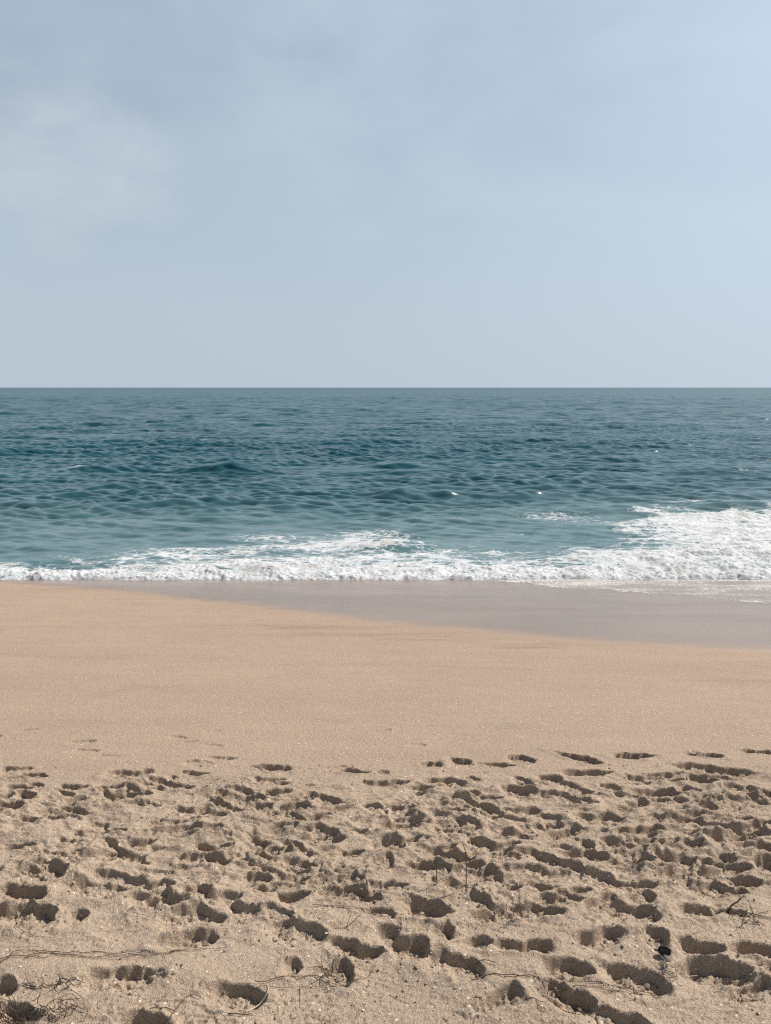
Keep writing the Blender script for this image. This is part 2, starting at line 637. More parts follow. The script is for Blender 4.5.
def build_beach():
    y_mid = [np.array([2.6])]
    y = 2.6
    rows = [y]
    while y < 70:
        if y < 5.7:
            st = 0.0058
        else:
            st = min(0.0058 + (y - 5.7) * 0.006, 2.5)
        y += st
        rows.append(y)
    back = [-250, -120, -60, -30, -15, -8, -4, -2, -1, 0, 0.5, 1.0, 1.5, 1.9, 2.2, 2.45]
    rows = np.array(back + rows)
    cf = fan_columns(1180, 0.78, 26, 60.0)
    w = np.maximum(rows, 2.6) + 0.9
    X = cf[None, :] * w[:, None]
    Y = np.repeat(rows[:, None], len(cf), 1)
    Z = base_z(X, Y) + relief(X, Y)
    DUG = np.zeros_like(Z)
    RIM = np.zeros_like(Z)
    for p in pits:
        r0, r1 = np.searchsorted(rows, [p.cy - p.Rad, p.cy + p.Rad])
        if r1 - r0 < 2:
            continue
        wl_ = w[r0:r1]
        c0 = np.searchsorted(cf, min((p.cx - p.Rad) / wl_[0], (p.cx - p.Rad) / wl_[-1]))
        c1 = np.searchsorted(cf, max((p.cx + p.Rad) / wl_[0], (p.cx + p.Rad) / wl_[-1]))
        if c1 - c0 < 2:
            continue
        xs, ys = X[r0:r1, c0:c1], Y[r0:r1, c0:c1]
        dug, thrown = pit_parts(xs, ys, p)
        o = DUG[r0:r1, c0:c1]
        k = 0.02
        hgt = np.clip(0.5 + 0.5 * (dug - o) / k, 0, 1)
        DUG[r0:r1, c0:c1] = np.where((dug > 0) & (o > 0), dug * hgt + o * (1 - hgt) + 0.6 * k * hgt * (1 - hgt), np.maximum(dug, o))
        RIM[r0:r1, c0:c1] += thrown
    open_ = np.clip(DUG / 0.015, 0, 1)
    Z += -DUG + np.minimum(RIM, 0.035) * (1 - 0.8 * open_)
    # loose sand cannot stand steeper than so much: let it slump a little
    r1 = int(np.searchsorted(rows, 5.65))
    r0 = int(np.searchsorted(rows, 2.6))
    sub = Z[r0:r1]
    dxs = (cf[len(cf) // 2 + 1] - cf[len(cf) // 2]) * w[r0:r1, None]
    for _ in range(10):
        gx = np.zeros_like(sub)
        gy = np.zeros_like(sub)
        gx[:, 1:-1] = (sub[:, 2:] - sub[:, :-2]) / (2 * dxs)
        gy[1:-1] = (sub[2:] - sub[:-2]) / (2 * 0.0058)
        sl = np.hypot(gx, gy)
        m = sstep(1.2, 2.8, sl)
        lap = np.zeros_like(sub)
        lap[1:-1, 1:-1] = sub[1:-1, 2:] + sub[1:-1, :-2] + sub[2:, 1:-1] + sub[:-2, 1:-1] - 4 * sub[1:-1, 1:-1]
        sub += 0.2 * m * lap
    GRID.update(rows=rows, cf=cf, Z=Z, DUG=DUG)
    wl2 = wet_line(X)
    wet = sstep(-0.75, 0.55, Y - wl2 + 0.22 * fbm(X * 1.3, Y * 2, 4, 91))
    damp = (1 - trod(X, Y)) * (0.55 + 0.45 * sstep(-5.0, 0.0, Y - wl2))
    return grid_object("beach_sand", X, Y, Z, sand_material(), {"wet": wet, "damp": damp}, 'structure')


build_beach()


# ------------------------------------------------------------------ sea
FX = np.array([-60, -18, -11, -8, -6, -3.5, -0.4, 1.2, 3, 6.5, 8.5, 11, 16, 25, 40, 60.])
FY = np.array([22.3, 22.2, 22.4, 22.6, 24.2, 25.4, 26.4, 24.8, 24.4, 25.8, 29.6, 31.6, 32.6, 32.5, 30, 26.])


def foam_density(x, y):
    yf = Y_SHORE + 0.0
    yb = np.interp(x, FX, FY) + 0.9 * fbm(x * 0.5, x * 0 + 2.2, 3, 131)
    wob = 0.35 * fbm(x * 0.9, y * 1.2, 3, 135)
    s = (y - yf) / np.maximum(yb - yf, 0.5) + 0.35 * wob
    d = 1.0 - sstep(0.35, 1.08, s)
    d = (0.40 + 0.38 * (1 - sstep(0.05, 0.45, s + 0.5 * fbm(x * 0.8, y * 1.5, 2, 139)))) * d
    tail = 0.50 * (1 - sstep(0.5, 1.75, s)) * np.clip(0.75 + 1.1 * fbm(x * 0.35, y * 0.5, 3, 137), 0, 1.2)
    d = np.maximum(d, tail)
    right = sstep(6.0, 12.0, x)
    d = np.maximum(d, right * 0.66 * (1 - sstep(0.86, 1.04, s)))
    # thin torn streaks behind the bore
    def patch(cx, cy, rx, ry, a):
        return a * np.exp(-(((x - cx) / rx) ** 2 + ((y - cy) / ry) ** 2))
    st = patch(6.8, 30.6, 2.3, 1.4, .42) + patch(9.5, 28.5, 2.0, 1.2, .40) + patch(-6.5, 24.0, 2.2, .6, .40)
    st = st + patch(-0.5, 27.0, 2.2, 1.0, .42) + patch(-4.5, 26.3, 1.8, .9, .36) + patch(4.6, 26.8, 1.5, .4, .30)
    st = st + patch(-1.2, 24.4, 3.4, 1.5, .58) + patch(-6.5, 23.0, 2.5, .5, .5) + patch(3.3, 36.1, .22, .22, .55) + patch(10.9, 31.4, .9, .35, .65) + patch(-19.5, 47.5, 1.3, .5, .5)
    st = st + patch(-7.5, 36.0, .5, .35, .35) + patch(14.0, 34.0, 2.5, .5, .45) + patch(-16.5, 72, 3, .8, .55)
    d = np.maximum(d, st)
    return np.clip(d, 0, 1) * sstep(-0.4, 0.05, y - yf + 0.2 * wob)


def build_sea():
    th = np.concatenate([np.linspace(R(15.6), R(6.5), 640), np.linspace(R(6.5), R(0.6), 620)[1:],
                         np.geomspace(R(0.6), R(0.014), 60)[1:]])
    rows = EYE / np.tan(th)
    cf = fan_columns(860, 0.74, 22, 40.0)
    X = cf[None, :] * rows[:, None]
    Y = np.repeat(rows[:, None], len(cf), 1)
    step = np.gradient(rows)[:, None]
    g = np.random.default_rng(21)
    Z = np.zeros_like(X)
    DX = np.zeros_like(X)
    DY = np.zeros_like(X)
    shore = sstep(20.5, 38.0, Y)
    calm = 0.42 + 0.58 * shore
    # wind sea travelling towards the shore with a wide spread
    n = 140
    lam = np.geomspace(0.42, 320.0, n) * g.uniform(0.93, 1.07, n)
    env = [0.25 + 1.35 * np.clip(0.5 + 1.2 * fbm(X / s + 7 * i, Y / (s * 0.6), 2, 150 + i), 0, 1.3) for i, s in enumerate((9., 17., 31.))]
    for i in range(n):
        L = lam[i]
        ang = g.normal(0, R(26 if L > 1.3 else 34))
        kx, ky = math.sin(ang) * 2 * math.pi / L, -math.cos(ang) * 2 * math.pi / L
        amp = 0.0135 * L ** 0.45 if L < 1.6 else 0.0160 * L ** 0.26 if L < 6 else 0.0110 * L ** 0.62
        amp *= g.uniform(0.4, 1.6) * 0.76
        fade = sstep(1.2, 2.6, L / step)
        if L > 5:      # longer waves only stand up further out
            fade = fade * (0.10 * (L < 25) + sstep(6 * L, 14 * L, Y) * (1.0 if L < 26 else 0.25))
        if not np.any(fade > 0):
            continue
        r = int(np.argmin(fade[:, 0] > 0)) if np.any(fade[:, 0] <= 0) else len(rows)
        ph = kx * X[:r] + ky * Y[:r] + g.uniform(0, 6.283)
        a = amp * fade[:r] * calm[:r] * env[i % 3][:r]
        Z[:r] += a * np.sin(ph)
        q = 0.85
        DX[:r] -= -q * a * math.sin(ang) * np.cos(ph)
        DY[:r] -= q * a * math.cos(ang) * np.cos(ph) * -1
    # single peaked waves that stand out of the chop
    def hump(cx, cy, h, lx, lf, lb, slant=0.0):
        dx = X - cx
        dy = (Y - cy) - slant * dx + 0.35 * gnoise(X * 0.9, Y * 0.7, int(abs(cx * 10)) + 9)
        prof = np.where(dy < 0, np.exp(-(dy / lf) ** 2), np.exp(-(dy / lb) ** 2))
        return (0.95 if cx < 4 else 0.60) * h * prof * np.exp(-(dx / lx) ** 2)
    for a in [(-18.0, 47.2, .42, 2.2, .9, 2.2), (-9.6, 47.5, .46, 2.0, .9, 2.0), (0.6, 36.6, .40, 1.1, .6, 1.3, .25),
              (3.0, 36.4, .26, .9, .6, 1.2), (6.5, 36.2, .36, 1.5, .8, 1.5), (1.0, 50, .36, 1.8, .9, 2.0), (-6.0, 40.5, .26, 1.4, .7, 1.5),
              (-14, 41, .28, 1.6, .8, 1.6), (9.5, 31.8, .45, 2.8, .6, 1.3), (15.5, 33.0, .42, 3.5, .85, 1.4), (-4.5, 34.5, .25, 1.2, .6, 1.3),
              (-9.5, 34.2, .26, 1.2, .6, 1.3), (12, 44, .34, 1.8, .8, 1.8), (20, 46, .36, 2.2, .8, 1.8), (-24, 44, .36, 2.2, .8, 1.8),
              (-17, 70, .5, 4.0, 1.4, 3), (-3, 73, .4, 3.5, 1.4, 3), (6, 62, .38, 3, 1.2, 2.5), (22, 66, .42, 4, 1.2, 2.5), (-30, 60, .4, 4, 1.2, 2.5)]:
        Z += hump(*a)
    D = foam_density(X, Y)
    # the broken bore that runs up the sand
    bore_h = 0.13 + 0.10 * fbm(X * 0.45, X * 0 + 3, 2, 171) + 0.16 * sstep(4, 14, X)
    bore = bore_h * sstep(-0.15, 1.2, Y - Y_SHORE + 0.35 * fbm(X * 1.1, Y * 1.1, 3, 173)) * (1 - 0.8 * sstep(22.0, 26.5, Y))
    Z += bore
    Z += 0.26 * np.exp(-((Y - 24.3 - 0.2 * X * 0.1) / 0.9) ** 2) * np.exp(-((X - 0.2) / 1.4) ** 2)
    Z += 0.12 * np.exp(-((Y - 22.6) / 0.7) ** 2) * np.exp(-((X - 9.5) / 3.5) ** 2)
    lump = ((0.13 + 0.12 * sstep(5, 10, X)) * np.abs(fbm(X * 1.5, Y * 1.5, 2, 181)) + 0.12 * np.abs(fbm(X * 4.2, Y * 4.2, 3, 185)) + 0.05 * fbm(X * 13, Y * 13, 2, 189))
    Z += lump * D * sstep(0.35, 0.9, D) * np.clip(1.9 - step * 3, 0, 1)
    # the front lip dips under the sand
    lip = Y - (Y_SHORE - 0.02 + 0.18 * fbm(X * 0.55, X * 0 + 9, 3, 191) + 0.08 * fbm(X * 2.2, X * 0 + 5, 2, 193))
    edge = sstep(-0.35, 0.22, lip)
    Z = Z * edge - 0.35 * (1 - edge) + 0.012
    milky = (1 - sstep(23, 41, Y + 2.2 * fbm(X * 0.16, Y * 0.3, 3, 195))) * 0.9 + 0.10 * (1 - sstep(35, 70, Y))
    milky = np.clip(milky + 0.75 * np.clip(D * 1.4, 0, 1) + 0.5 * np.exp(-(((X - 6.5) / 4) ** 2 + ((Y - 30) / 2.5) ** 2)), 0, 1.25)
    keep = Y > Y_SHORE - 0.9
    return grid_object("sea_water", X + DX * edge, Y + DY * edge, Z, sea_material(), {"foam": D, "milky": milky, "open": sstep(30, 330, Y) ** 0.6}, 'structure', keep=keep)


def sea_material():
    k = NT("sea")
    dens, milky = k.attr("foam"), k.attr("milky")
    deep = k.mix(k.map(k.noise(0.05, 3, 0.5), 0.35, 0.65), (0.0075, 0.050, 0.064), (0.011, 0.061, 0.076))
    shal = k.mix(k.map(k.noise(0.5, 4, 0.55, (0.5, 1.2, 1)), 0.35, 0.68), (0.053, 0.111, 0.121), (0.094, 0.156, 0.160))
    body = k.mix(milky, deep, shal)
    # ripples
    n1 = k.noise(2.2, 3, 0.42, (0.55, 1.0, 1.0), 0.3)
    nrm = k.bump(n1, 0.075, 0.85)
    # chop of every size tilts the surface, out to the horizon
    def chop(scale, seed):
        mp = k.n.new("ShaderNodeMapping")
        mp.inputs["Scale"].default_value = (1.0, 0.6, 1.0)
        mp.inputs["Location"].default_value = (seed, seed * 2.0, 0)
        k.l.new(k.pos, mp.inputs["Vector"])
        n = k.n.new("ShaderNodeTexNoise")
        n.inputs["Scale"].default_value = scale
        n.inputs["Detail"].default_value = 6
        n.inputs["Roughness"].default_value = 0.72
        k.l.new(mp.outputs[0], n.inputs["Vector"])
        c = k.n.new("ShaderNodeVectorMath")
        c.operation = 'SUBTRACT'
        k.l.new(n.outputs["Color"], c.inputs[0])
        c.inputs[1].default_value = (0.5, 0.5, 0.5)
        return c.outputs[0]
    amp = k.n.new("ShaderNodeCombineXYZ")
    k.put(amp.inputs[0], k.fmix(k.attr("open"), 0.22, 0.95))
    k.put(amp.inputs[1], k.fmix(k.attr("open"), 0.34, 2.2))
    tl = k.n.new("ShaderNodeVectorMath")
    tl.operation = 'MULTIPLY_ADD'
    k.l.new(chop(0.26, 3.0), tl.inputs[0])
    k.l.new(amp.outputs[0], tl.inputs[1])
    k.l.new(nrm, tl.inputs[2])
    nn = k.n.new("ShaderNodeVectorMath")
    nn.operation = 'NORMALIZE'
    k.l.new(tl.outputs[0], nn.inputs[0])
    nrm = nn.outputs[0]
    rough = k.fmix(k.attr("open"), 0.15, k.map(k.noise(0.035, 6, 0.7, (0.3, 1.0, 1.0)), 0.35, 0.65, 0.27, 0.36))
    water = k.bsdf(body, rough, nrm, IOR=1.333)
    # lacy foam
    ve = k.voronoi(1.5, 'DISTANCE_TO_EDGE', (0.75, 1.3, 1), (1.3, 0.9)).outputs["Distance"]
    ve2 = k.voronoi(5.0, 'DISTANCE_TO_EDGE', (0.8, 1.2, 1), (3.0, 0.35)).outputs["Distance"]
    lace = k.math('MAXIMUM', k.map(ve, 0.0, 0.22, 1.0, 0.0, False), k.math('MULTIPLY', k.map(ve2, 0.0, 0.3, 1.0, 0.0, False), 0.8))
    pat = k.math('ADD', k.math('MULTIPLY', lace, 0.30), k.math('MULTIPLY', k.noise(4.0, 8, 0.72, (0.8, 1.3, 1)), 0.85))
    thr = k.math('SUBTRACT', 1.02, k.math('MULTIPLY', dens, 0.98))
    f = k.map(k.math('SUBTRACT', pat, thr), -0.10, 0.14)
    f = k.math('MULTIPLY', f, k.map(dens, 0.04, 0.2))
    tint = k.map(k.noise(1.6, 4, 0.6), 0.45, 0.75)
    fcol = k.mix(tint, (0.56, 0.575, 0.58), (0.42, 0.40, 0.37))
    fcol = k.mix(k.map(k.noise(6.0, 5, 0.7, (0.7, 1.2, 1)), 0.44, 0.68, 0.0, 0.55), fcol, (0.30, 0.325, 0.33))
    fb = k.bump(k.noise(14, 5, 0.7), 0.05, 0.9)
    foam = k.bsdf(fcol, 0.9, fb, Specular_IOR_Level=0.2)
    mx = k.n.new("ShaderNodeMixShader")
    k.put(mx.inputs[0], f)
    k.l.new(water, mx.inputs[1])
    k.l.new(foam, mx.inputs[2])
    return k.finish(mx.outputs[0])


build_sea()


# thin sheet of backwash sliding down the wet sand on the right
def build_backwash():
    EX = np.array([2.4, 3.2, 4.5, 6, 8, 10, 14, 20, 30])
    EY = np.array([20.6, 19.2, 17.2, 15.6, 14.3, 13.6, 14.0, 16.0, 20.5])
    xs = np.linspace(2.4, 30, 520)
    ys = np.linspace(12.0, 20.9, 360)
    X, Y = np.meshgrid(xs, ys)
    e = np.interp(X, EX, EY) + 0.55 * np.abs(np.sin(X * 0.75 + 1.2 * fbm(X * 0.3, X * 0, 2, 200))) + 1.1 * fbm(X * 0.45, X * 0 + 1, 3, 201) + 0.35 * fbm(X * 2.3, Y * 1.2, 2, 203)
    ins = Y - e
    Z = height(X, Y) + 0.002 + 0.010 * sstep(1.0, 2.8, ins)
    dens = 0.20 + 0.16 * np.exp(-((ins - 0.7) / 0.5) ** 2) + 0.35 * fbm(X * 0.5, Y * 1.1, 3, 209) + 0.15 * sstep(17.5, 20.0, Y)
    k = NT("backwash")
    d = k.attr("foam")
    ve = k.voronoi(7.0, 'DISTANCE_TO_EDGE', (1.2, 0.8, 1), (3.0, 0.3)).outputs["Distance"]
    pat = k.math('ADD', k.math('MULTIPLY', k.map(ve, 0, 0.3, 1.0, 0.0, False), 0.4), k.math('MULTIPLY', k.noise(26, 6, 0.85, (1.5, .42, 1)), 0.85))
    f = k.map(k.math('SUBTRACT', pat, k.math('SUBTRACT', 1.0, d)), -0.06, 0.12, 0.0, 0.85)
    film = k.bsdf((0.205, 0.162, 0.132), 0.25, k.bump(k.noise(6, 4, 0.6), 0.02, 0.5), IOR=1.333)
    foam = k.bsdf((0.474, 0.450, 0.419), 0.9, k.bump(k.noise(30, 4, 0.7), 0.02, 0.8))
    mx = k.n.new("ShaderNodeMixShader")
    k.put(mx.inputs[0], f)
    k.l.new(film, mx.inputs[1])
    k.l.new(foam, mx.inputs[2])
    clear = k.n.new("ShaderNodeBsdfTransparent")
    m2 = k.n.new("ShaderNodeMixShader")
    k.put(m2.inputs[0], k.map(k.math('ADD', k.attr("cover"), k.math('MULTIPLY', k.math('SUBTRACT', k.noise(9, 6, 0.8, (1.2, .5, 1)), 0.5), 1.6)), 0.45, 0.55))
    k.l.new(clear.outputs[0], m2.inputs[1])
    k.l.new(mx.outputs[0], m2.inputs[2])
    return grid_object("shallow_water", X, Y, Z, k.finish(m2.outputs[0]), {"foam": np.clip(dens, 0, 1), "cover": sstep(0.0, 1.8, ins) - 0.3 * (ins < -0.1)}, 'structure', keep=ins > -0.7)


build_backwash()


# ------------------------------------------------------------------ things lying on the sand
def bark(name, c1, c2):
    k = NT(name)
    c = k.mix(k.map(k.noise(60, 4, 0.6), 0.35, 0.65), c1, c2)
    return k.finish(k.bsdf(c, 0.9, k.bump(k.noise(220, 3, 0.6), 0.002, 0.7), Specular_IOR_Level=0.2))


M_DARK = bark("dark_bark", (0.055, 0.040, 0.031), (0.12, 0.088, 0.065))
M_BROWN = bark("brown_bark", (0.10, 0.070, 0.045), (0.18, 0.125, 0.085))
M_PALE = bark("bleached_wood", (0.33, 0.28, 0.21), (0.42, 0.36, 0.28))


def tube(pts, r0, r1, n=6, jit=0.15):
    """swept, slightly knobbly tapering tube"""
    P = [Vector(p) for p in pts]
    # resample smoothly (Catmull-Rom)
    out = []
    for i in range(len(P) - 1):
        p0, p1, p2, p3 = P[max(i - 1, 0)], P[i], P[i + 1], P[min(i + 2, len(P) - 1)]
        m = max(2, int((p2 - p1).length / 0.012))
        for j in range(m):
            t = j / m
            out.append(0.5 * ((2 * p1) + (p2 - p0) * t + (2 * p0 - 5 * p1 + 4 * p2 - p3) * t * t + (3 * p1 - p0 - 3 * p2 + p3) * t ** 3))
    out.append(P[-1])
    V, F = [], []
    N = len(out)
    for i, p in enumerate(out):
        tg = (out[min(i + 1, N - 1)] - out[max(i - 1, 0)]).normalized()
        up = Vector((0, 0, 1)) if abs(tg.z) < 0.9 else Vector((0, 1, 0))
        a = tg.cross(up).normalized()
        b = tg.cross(a)
        r = (r0 + (r1 - r0) * i / max(N - 1, 1)) * (1 + random.uniform(-jit, jit))
        for q in range(n):
            an = 2 * math.pi * q / n
            V.append(p + r * (math.cos(an) * a + math.sin(an) * b))
    for i in range(N - 1):
        for q in range(n):
            F.append((i * n + q, i * n + (q + 1) % n, (i + 1) * n + (q + 1) % n, (i + 1) * n + q))
    F.append(tuple(range(n - 1, -1, -1)))
    F.append(tuple((N - 1) * n + q for q in range(n)))
    return V, F


def on_sand(path, lift=0.004):
    """pixel path -> points on the sand; a stiff stem bridges the pits it crosses"""
    g = []
    for i in range(len(path) - 1):
        (ax, ay), (bx, by) = path[i][:2], path[i + 1][:2]
        m = max(1, int(math.hypot(bx - ax, (by - ay) * 1.5) / 7))
        for j in range(m):
            g.append((ax + (bx - ax) * j / m, ay + (by - ay) * j / m))
    g.append(path[-1][:2])
    pts = []
    for px, py in g:
        x, y = ground_at(px, py)
        x += random.uniform(-1, 1) * 0.005
        y += random.uniform(-1, 1) * 0.008
        pts.append([x, y, float(height(x, y))])
    zs = [p[2] for p in pts]
    for i, p in enumerate(pts):
        lo, hi = max(0, i - 3), min(len(pts), i + 4)
        p[2] = max(zs[i], 0.25 * zs[i] + 0.75 * sum(zs[lo:hi]) / (hi - lo)) + lift + random.uniform(0, 0.005)
    return pts


def stem_object(name, strokes, mat):
    """strokes: list of (points, r0, r1); one mesh with its origin at the first point"""
    o = Vector(strokes[0][0][0])
    V, F = [], []
    for pts, r0, r1 in strokes:
        v, f = tube(pts, r0, r1)
        b = len(V)
        V += [q - o for q in v]
        F += [tuple(i + b for i in t) for t in f]
    ob = raw_object(name, V, F, mat)
    ob.location = o
    return ob


GT = "dry stems scattered on the sand"


def lying(name, paths, mat, label, cat, r=0.0032, taper=0.45, group=GT):
    r *= 0.82
    st = [(on_sand(p), r * (1 if i == 0 else 0.75), r * taper) for i, p in enumerate(paths)]
    return tag(stem_object(name, st, mat), label, cat, group)


lying("dry_runner", [[(-30, 978), (0, 965), (14, 955), (30, 953), (55, 954), (75, 957), (100, 959), (128, 957)], [(55, 954), (58, 948), (62, 945)]], M_DARK,
      "dark dry runner arching up from the left picture edge into the long bundle", "runner", 0.0024)
lying("dry_runner", [[(-20, 962), (28, 958), (50, 955), (75, 953), (100, 952), (140, 954), (170, 953), (200, 950), (232, 948)],
                     [(170, 953), (184, 949), (200, 944)], [(120, 953), (135, 950), (150, 951)]], M_DARK,
      "longest dark runner crossing the sand below the deep round footprint, with two side shoots", "runner", 0.0026)
lying("dry_runner", [[(26, 961), (45, 960), (60, 956), (80, 957), (110, 956), (130, 955), (152, 957)], [(26, 961), (32, 956), (48, 952)]], M_BROWN,
      "short brown runner tangled under the longest dark runner", "runner", 0.0022)
lying("thin_root", [[(14, 929), (24, 932), (36, 938), (48, 940), (58, 945), (66, 947)]], M_BROWN,
      "hair-thin brown root slanting down to a small dark hole above the runners", "root", 0.0022)
lying("forked_twig", [[(165, 1030), (170, 1020), (175, 1012), (181, 1004), (187, 998), (193, 996), (201, 997)],
                      [(175, 1012), (168, 1009), (160, 1010), (152, 1013), (144, 1015)]], M_DARK,
      "dark forked twig curving over the sand at the bottom edge", "twig", 0.0042)
lying("bleached_stick", [[(246, 1014), (254, 1007), (262, 1000), (268, 995), (269, 986)]], M_PALE,
      "pale bleached stick beside the big shadowed footprint at the bottom", "stick", 0.0044)
lying("twig", [[(228, 1020), (237, 1018), (246, 1018), (252, 1017)]], M_DARK,
      "short dark twig just below the bleached stick", "twig", 0.0045)
lying("thin_root", [[(255, 983), (275, 981), (292, 979), (309, 977), (322, 978), (332, 983), (345, 985), (358, 981), (370, 974), (373, 967)],
                    [(322, 978), (328, 972), (334, 968)], [(345, 985), (338, 980), (326, 981)]], M_BROWN,
      "looping brown root curled around a small hollow", "root", 0.0030)
lying("thin_root", [[(250, 989), (285, 988), (310, 987), (340, 985)]], M_BROWN, "faint straight root lying just below the looping root", "root", 0.0020)
lying("twig", [[(364, 876), (367, 886), (369, 894), (373, 901), (377, 907), (386, 910)], [(364, 879), (358, 882), (353, 884)]], M_DARK,
      "dark crooked twig running from one footprint towards the camera, hooked at its end", "twig", 0.0036)
lying("dry_runner", [[(312, 907), (330, 908), (345, 909), (362, 909), (373, 911), (375, 917), (388, 916), (402, 917)]], M_BROWN,
      "thin brown runner with a sharp kink in its middle", "runner", 0.0024)
lying("thin_root", [[(472, 985), (476, 982), (485, 979), (503, 978), (522, 979), (553, 981), (584, 982), (616, 985), (637, 986), (662, 988), (682, 986)]], M_DARK,
      "long dark root stretched across the sand above the two bottom footprints", "root", 0.0030)
lying("thin_root", [[(553, 984), (575, 986), (600, 988), (630, 990), (662, 991)]], M_BROWN, "shorter brown root running close under the long dark root", "root", 0.0024)
lying("dry_runner", [[(733, 912), (742, 915), (752, 918), (766, 922), (790, 928)]], M_BROWN,
      "brown runner trailing to the right picture edge below the propped twig", "runner", 0.0028)
lying("thin_root", [[(72, 992), (80, 996), (84, 1003), (88, 1012), (89, 1017), (84, 1023)]], M_BROWN, "curled hair-thin root beside the dead grass", "root", 0.0022)
lying("twig", [[(525, 1004), (533, 1002), (541, 1004), (547, 1006)], [(536, 1003), (540, 1009), (545, 1011)]], M_DARK,
      "small dark twig right of the half-lit footprint near the bottom", "twig", 0.0030)
lying("twig", [[(300, 986), (302, 994), (301, 1003)]], M_PALE, "short pale twig pointing at the camera right of the bleached stick", "twig", 0.0026)
lying("thin_root", [[(557, 1004), (566, 1010), (576, 1012), (590, 1010), (606, 1008)]], M_BROWN, "brown root crossing the rim of the footprint on the bottom edge", "root", 0.0026)
lying("twig", [[(474, 961), (484, 962), (495, 966)]], M_BROWN, "stubby brown twig at the right end of the large double footprint", "twig", 0.0042)


def up_from(px, py, tops):
    """points above a base on the sand; tops = pixel places reached by the upright stem in its own upright plane"""
    x, y = ground_at(px, py)
    z = float(height(x, y))
    pts = [(x, y, z - 0.03), (x, y, z + 0.002)]
    for qx, qy, dy in tops:
        d = pix_ray(qx, qy)
        t = (y + dy) / d.y
        pts.append((d.x * t, y + dy, max(EYE + d.z * t, z + 0.004)))
    return pts


for base, tops, lab, r in [
    ((437, 889), [(436.6, 879, 0), (436.5, 868, .005), (437, 858, .01)], "shorter of the two thin stalks standing upright in the sand", 0.0030),
    ((466, 893), [(466.3, 880, 0), (466.5, 866, .006), (465.5, 852, .01), (462, 841, .02)], "taller of the two thin stalks standing upright in the sand", 0.0030)]:
    tag(stem_object("dry_stalk", [(up_from(*base, tops), r, r * 0.6)], M_DARK), lab, "stalk", "thin stalks standing in the sand")

tag(stem_object("propped_twig", [(up_from(728, 910, [(732, 905, .01), (737, 902, .02), (742, 897, .03)]), 0.0058, 0.004),
                                 (on_sand([(712, 914), (720, 912), (728, 909)]), 0.006, 0.005)], M_DARK),
    "thick black twig propped up out of a footprint by the right edge", "twig", GT)
tag(stem_object("sprout", [(up_from(347, 929, [(347.5, 924, 0), (349, 918, .01), (352, 911, .02)]), 0.0022, 0.0012),
                           (up_from(347, 929, [(348.5, 926, 0), (355, 920, .0), (362, 913, .01)]), 0.0022, 0.0012),
                           (up_from(347, 929, [(345, 926, 0), (340, 922, .0), (336, 921, .01)]), 0.002, 0.0011)], M_BROWN),
    "small leafless sprout forking like a fan above a half-lit footprint", "sprout")


# dead plants with many fine stems
def dead_plant(name, px, py, w, h, n, mat, label, seed):
    rs = random.Random(seed)
    st = []
    for i in range(n):
        bx, by = px + rs.uniform(-w, w) * 0.8, py + rs.uniform(-h, h) * 0.8
        if i % 4 == 0:
            t = [(bx + rs.uniform(-7, 7), by - rs.uniform(4, 9), rs.uniform(-.02, .02)), (bx + rs.uniform(-14, 14), by - rs.uniform(8, 20), rs.uniform(-.05, .03))]
            st.append((up_from(bx, by, t), rs.uniform(.0018, .0028), .0011))
        else:
            a = rs.uniform(-0.6, 0.6) + (math.pi if rs.random() < .5 else 0)
            L = rs.uniform(8, 24)
            p = [(bx, by)]
            for k_ in range(3):
                a += rs.uniform(-.7, .7)
                p.append((p[-1][0] + L / 3 * math.cos(a), p[-1][1] + L / 4 * math.sin(a)))
            st.append((on_sand(p, 0.006), rs.uniform(.0018, .003), .0012))
    return tag(stem_object(name, st, mat), label, "dead plant", "dead plants on the sand")


dead_plant("dead_grass", 22, 1013, 34, 9, 34, M_DARK, "largest tangle of dead dark grass, in the bottom left corner", 3)
dead_plant("dead_grass", 62, 1012, 16, 8, 16, M_BROWN, "brown dead grass with upright ends right of the corner tangle", 4)
dead_plant("dead_grass", 52, 986, 24, 4, 16, M_DARK, "flat dark dead grass in a low row between the runners and the corner tangle", 5)
dead_plant("dead_grass", 672, 972, 11, 9, 12, M_PALE, "bleached dead grass below the black husk", 6)
dead_plant("dead_grass", 750, 920, 16, 8, 14, M_BROWN, "thin dead grass right of the propped black twig", 7)
dead_plant("dead_grass", 334, 972, 14, 5, 12, M_DARK, "dark dead grass in the hollow inside the looping root", 8)
dead_plant("dead_grass", 512, 917, 16, 7, 12, M_BROWN, "loose brown dead grass between footprints right of the two upright stalks", 9)


